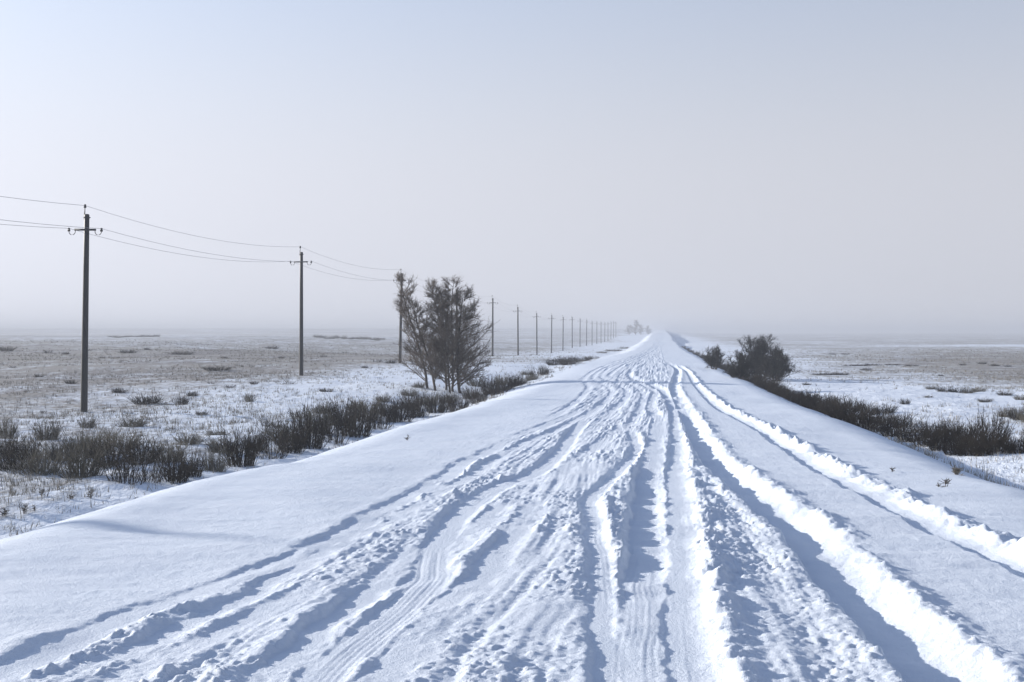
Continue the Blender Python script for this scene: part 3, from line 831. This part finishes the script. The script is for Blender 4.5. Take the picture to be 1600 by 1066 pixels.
for a, b, w, h in [(75, 552, 20, 7), (103, 554, 14, 6), (200, 552, 26, 7), (230, 547, 12, 5), (285, 554, 38, 8), (185, 614, 22, 11), (254, 633, 18, 9), (360, 606, 22, 8), (68, 646, 14, 9), (316, 648, 20, 9), (40, 613, 9, 7), (397, 601, 14, 9), (160, 560, 14, 5), (140, 548, 10, 4), (300, 619, 20, 9), (425, 545, 24, 6), (440, 560, 10, 5), (505, 558, 14, 6), (540, 552, 14, 4), (570, 575, 12, 5), (350, 560, 12, 4), (590, 566, 20, 8), (610, 568, 16, 8), (20, 575, 14, 6), (60, 590, 14, 7), (110, 600, 16, 8), (450, 600, 22, 8), (510, 612, 22, 9), (330, 600, 14, 6)]:
    shrub(a, b, w, h, DARK + SPARSE, 'tiny dark shrub dotting the frosty meadow behind the power line poles', 'small shrubs dotting the pole-side meadow')
for a, b, w, h in [(868, 571, 34, 15), (890, 571, 34, 16), (908, 570, 28, 12), (880, 566, 40, 13), (925, 567, 20, 7)]:
    shrub(a, b, w, h, DARK, 'dark shrub in the patch in the hollow beyond the bare trees', 'shrub patch beyond the bare trees')
for a, b, w, h in [(822, 586, 20, 9), (838, 586, 24, 10), (856, 584, 22, 8), (958, 549, 24, 5), (975, 545, 16, 4), (940, 552, 16, 4)]:
    shrub(a, b, w, h, FROST + SPARSE, 'thin grey shrub tuft at the snowy road edge past the bare trees', 'tufts at the road edge past the trees')
# brush on the far hummock: real size, on the crest of the meadow
for i in range(16):
    px = 498 + i * 6.6 + rs.uniform(-2, 2)
    dx, dy, dz = ray(px, 525); yy = rs.uniform(365, 405); xx = dx / dy * yy
    shrub(0, 0, 0, 0, FROST, 'grey brush on the low hummock at the far meadow crest between two poles', 'brush on the far hummock', xy=(xx, yy), size=(rs.uniform(1.6, 3.6), rs.uniform(.4, 1.5)))
for i in range(9):
    px = 175 + i * 9 + rs.uniform(-3, 3)
    dx, dy, dz = ray(px, 525); yy = rs.uniform(370, 410); xx = dx / dy * yy
    shrub(0, 0, 0, 0, FROST, 'faint brush on the far meadow crest beyond the pair of dark shrubs', 'brush on the far crest', xy=(xx, yy), size=(rs.uniform(1.8, 3.4), rs.uniform(.5, 1.1)))

RD = 'dark low shrub in the ditch strip on the big-bush side'
RG = 'shrubs in the ditch on the big-bush side'
for a, b, w, h in [(1150, 604, 22, 11), (1172, 612, 26, 15), (1195, 622, 30, 20), (1218, 631, 32, 24), (1243, 640, 36, 30), (1268, 649, 38, 32), (1293, 657, 40, 36), (1318, 665, 42, 38), (1345, 672, 42, 38), (1372, 675, 40, 30), (1397, 682, 40, 36), (1422, 690, 42, 36), (1446, 697, 42, 40), (1470, 704, 42, 40), (1490, 711, 30, 32),
                   (1215, 616, 30, 16), (1240, 622, 34, 20), (1264, 628, 36, 24), (1288, 634, 38, 26), (1312, 640, 40, 28), (1336, 643, 40, 28), (1358, 648, 34, 26), (1382, 646, 30, 20), (1300, 648, 36, 26), (1330, 656, 38, 28), (1275, 640, 34, 24)]:
    shrub(a, b, w * 1.2, h, DARK, RD + (', near the big bushes' if a < 1262 else ', in its dense middle' if a < 1380 else ', toward the thick clump'), RG)
for a, b, w, h in [(1384, 664, 36, 26), (1408, 668, 40, 30), (1432, 676, 40, 32), (1456, 684, 40, 32), (1478, 692, 40, 32), (1500, 700, 36, 34), (1360, 662, 36, 28), (1512, 712, 34, 28), (1230, 626, 30, 20), (1255, 634, 32, 22)]:
    shrub(a, b, w * 1.1, h, DARK + SPARSE, RD + (', near the big bushes' if a < 1262 else ', in its dense middle' if a < 1380 else ', toward the thick clump'), RG)
RC = 'bushy shrub in the thick clump at the end of the strip on the big-bush side'
for a, b, w, h in [(1525, 706, 52, 62), (1545, 698, 60, 66), (1505, 690, 42, 46), (1486, 682, 36, 36), (1562, 708, 44, 46), (1590, 708, 44, 34), (1535, 712, 40, 44), (1620, 705, 50, 44)]:
    shrub(a, b, w, h, DARK, RC, 'thick shrub clump on the big-bush side')
for a, b, w, h in [(1592, 656, 40, 30), (1572, 652, 24, 20), (1610, 660, 40, 30), (1570, 618, 26, 8), (1512, 615, 22, 11), (1495, 613, 22, 11), (1475, 612, 22, 10), (1455, 608, 18, 9), (1530, 612, 24, 9), (1414, 632, 16, 12), (1450, 622, 14, 7), (1595, 625, 22, 10), (1540, 628, 26, 10)]:
    shrub(a, b, w, h, FROST + DARK[:2], 'grey brown shrub on the plain behind the shrub strip, big-bush side', 'shrubs on the plain')
for a, b, w, h in [(1283, 586, 30, 4), (1300, 586, 26, 5), (1318, 586, 20, 4), (1330, 572, 26, 4), (1345, 572, 26, 4), (1362, 571, 24, 4), (1395, 571, 26, 4), (1425, 572, 24, 4), (1353, 579, 18, 5), (1505, 571, 12, 4), (1535, 569, 14, 5), (1555, 572, 16, 4), (1575, 573, 14, 4), (1300, 554, 16, 3), (1320, 554, 14, 3), (1260, 602, 14, 6), (1470, 588, 10, 4)]:
    shrub(a, b, w, h, DARK, 'flat dark shrub patch out on the far plain past the big bushes', 'flat patches on the far plain')
yb = 52.0
while yb < 320:
    near_bush = 75 < yb < 130
    shrub(0, 0, 0, 0, DARK, 'dark shrub on the road bank ' + ('beside the small open bush and the tallest bush' if near_bush else 'between the shrub strip and the tallest bush' if yb < 75 else 'far beyond the small open bush'), 'shrubs on the road bank',
          xy=(rs.uniform(4.9, 5.7), yb), size=(rs.uniform(1.0, 1.7), rs.uniform(.55, .95)))
    yb *= rs.uniform(1.045, 1.09)

# ------------------------------------------------------------------ single weeds on the snow
def weed(px, py, h_px, stalks, label, lean=14, seedheads=True, mat=None):
    rng = random.Random(int(px * 7 + py))
    x, y = ground_at(px, py); s = px_size(x, y); h = h_px * s
    m = MB()
    for k in range(stalks):
        az, a = rng.uniform(0, 6.28), math.radians(abs(rng.gauss(0, lean)))
        L = h * rng.uniform(.55, 1.05)
        b = np.array([rng.gauss(0, .09 * h), rng.gauss(0, .09 * h), -.04])
        d = np.array([math.cos(az) * math.sin(a), math.sin(az) * math.sin(a), math.cos(a)])
        m.sticks([b, b + d * L * .6], [b + d * L * .6, b + d * L + np.array([0, 0, -.03 * L])], [.005, .0035], [.0035, .002])
        if seedheads:
            n = 9
            u = np.array([rng.uniform(.5, 1) for _ in range(n)])[:, None]
            q = b + d * L * u
            m.sticks(q, q + np.array([[rng.gauss(0, .05), rng.gauss(0, .05), rng.uniform(.01, .06)] for _ in range(n)]) * (h / .4 + .3), .004, .002)
    o = m.build('weed', mat or M_WEED, None, (x, y, float(surf(x, y))))
    return tag(o, label, 'weed', 'dry weeds in the snow')
weed(1394, 736, 9, 2, 'single tiny weed stub poking from smooth snow inside the shrub strip')
weed(1469, 760, 13, 2, 'short dark slanting weed stub, one of two on smooth snow', 34)
weed(1478, 759, 19, 3, 'longer dark slanting weed spike, one of two on smooth snow', 34)
weed(1494, 740, 13, 26, 'pale snow-dusted grass tuft at the bank edge near the two dark weed stubs', 30, mat=M_GRASS)
weed(38, 806, 26, 9, 'thin branching dry weed sticking up beyond the snowy shoulder near the ditch', 10)
weed(8, 808, 18, 8, 'short dry weed beside the branching weed beyond the snowy shoulder', 14)
weed(53, 802, 16, 4, 'small two-stemmed dry weed next to the branching weed', 12)
weed(645, 689, 10, 4, 'small dry twig lying on the smooth shoulder snow', 55)
weed(637, 688, 12, 3, 'thin upright stalk on the smooth shoulder snow', 8)
weed(66, 776, 16, 9, 'dry weed clump on the snow patch in the ditch below the shrubs', 20)
weed(110, 782, 14, 7, 'thin weed stalks on the ditch snow just under the dark shrubs', 20)
weed(143, 778, 16, 8, 'weed stalks at the ditch bottom near the shoulder', 20)

# ------------------------------------------------------------------ dry grass through the snow (nobody could count it)
def grass():
    rng = np.random.default_rng(5)
    N = 165000
    th = rng.uniform(math.radians(-50), math.radians(38), N)      # + = right of the road
    r = np.exp(rng.uniform(math.log(18), math.log(330), N))
    x, y = r * np.sin(th), r * np.cos(th)
    ok = (x < -8.2) | (x > 5.6)
    x, y = x[ok], y[ok]
    dens = .45 + .6 * fbm(x / 7, y / 10, 3, 501) + .25 * fbm(x / 30, y / 40, 2, 502)
    ax = np.abs(x)
    dens = dens * (.25 + .75 * sstep(9, 16, ax))
    for cx, cy, sx, sy in ((-14, 62, 5, 14), (-13, 98, 7, 18), (14, 72, 6, 12)):
        dens = dens - .5 * np.exp(-((x - cx) / sx) ** 2 - ((y - cy) / sy) ** 2)
    dens = dens * (1 - .75 * np.exp(-((x + 10) / 2.6) ** 2 - ((y - 26) / 12) ** 2))
    ok = rng.random(len(x)) < np.clip(dens, .02, 1)
    x, y = x[ok], y[ok]
    # rim of stalks along both crests
    m = 2400
    yc = np.exp(rng.uniform(math.log(14), math.log(140), m)); sd = rng.random(m) < .5
    xc = np.where(sd, -6.9 - rng.random(m) * 2.2, 5.0 + rng.random(m) * 1.6)
    kc = fbm(xc * .9, yc * .45, 3, 505) > .12
    x, y = np.r_[x, xc[kc]], np.r_[y, yc[kc]]
    n = len(x); z = surf(x, y) - .02
    B = 5
    dist = np.hypot(x, y)
    h = (.10 + .20 * rng.random(n) ** 1.5)[:, None] * rng.uniform(.5, 1.1, (n, B))
    az = rng.uniform(0, 2 * np.pi, (n, B)); ln = np.abs(rng.normal(0, .42, (n, B)))
    bx = x[:, None] + rng.normal(0, .06, (n, B)); by = y[:, None] + rng.normal(0, .06, (n, B))
    w = (.0035 + .00012 * dist)[:, None] * rng.uniform(.7, 1.3, (n, B))
    wa = rng.uniform(0, np.pi, (n, B))
    base1 = np.stack([bx - w * np.cos(wa), by - w * np.sin(wa), z[:, None] + 0 * bx], -1)
    base2 = np.stack([bx + w * np.cos(wa), by + w * np.sin(wa), z[:, None] + 0 * bx], -1)
    tip = np.stack([bx + h * np.sin(ln) * np.cos(az), by + h * np.sin(ln) * np.sin(az), z[:, None] + h * np.cos(ln)], -1)
    V = np.stack([base1, base2, tip], 2).reshape(-1, 3)
    Fc = np.arange(len(V)).reshape(-1, 3)
    o = link('dry_grass', np_mesh('dry_grass', V, Fc, M_GRASS, False))
    tag(o, 'dry frosted grass poking through thin snow across the fields', 'grass', kind='stuff')
grass()

# ------------------------------------------------------------------ winter haze over the plain
def haze():
    m = bpy.data.materials.new('winter_haze'); m.use_nodes = True
    n, l = m.node_tree.nodes, m.node_tree.links
    n.clear()
    out = n.new('ShaderNodeOutputMaterial'); v = n.new('ShaderNodeVolumePrincipled')
    v.inputs['Color'].default_value = (.56, .585, .63, 1)
    v.inputs['Density'].default_value = .00105
    v.inputs['Anisotropy'].default_value = .1
    l.new(v.outputs[0], out.inputs['Volume'])
    b = MB(); b.box((0, 1500, 4.5), (3400, 1950, 8.5))
    o = b.build('haze', m, smooth=False)
    tag(o, 'pale winter haze hanging over the snowy plain', 'haze', kind='stuff')
haze()
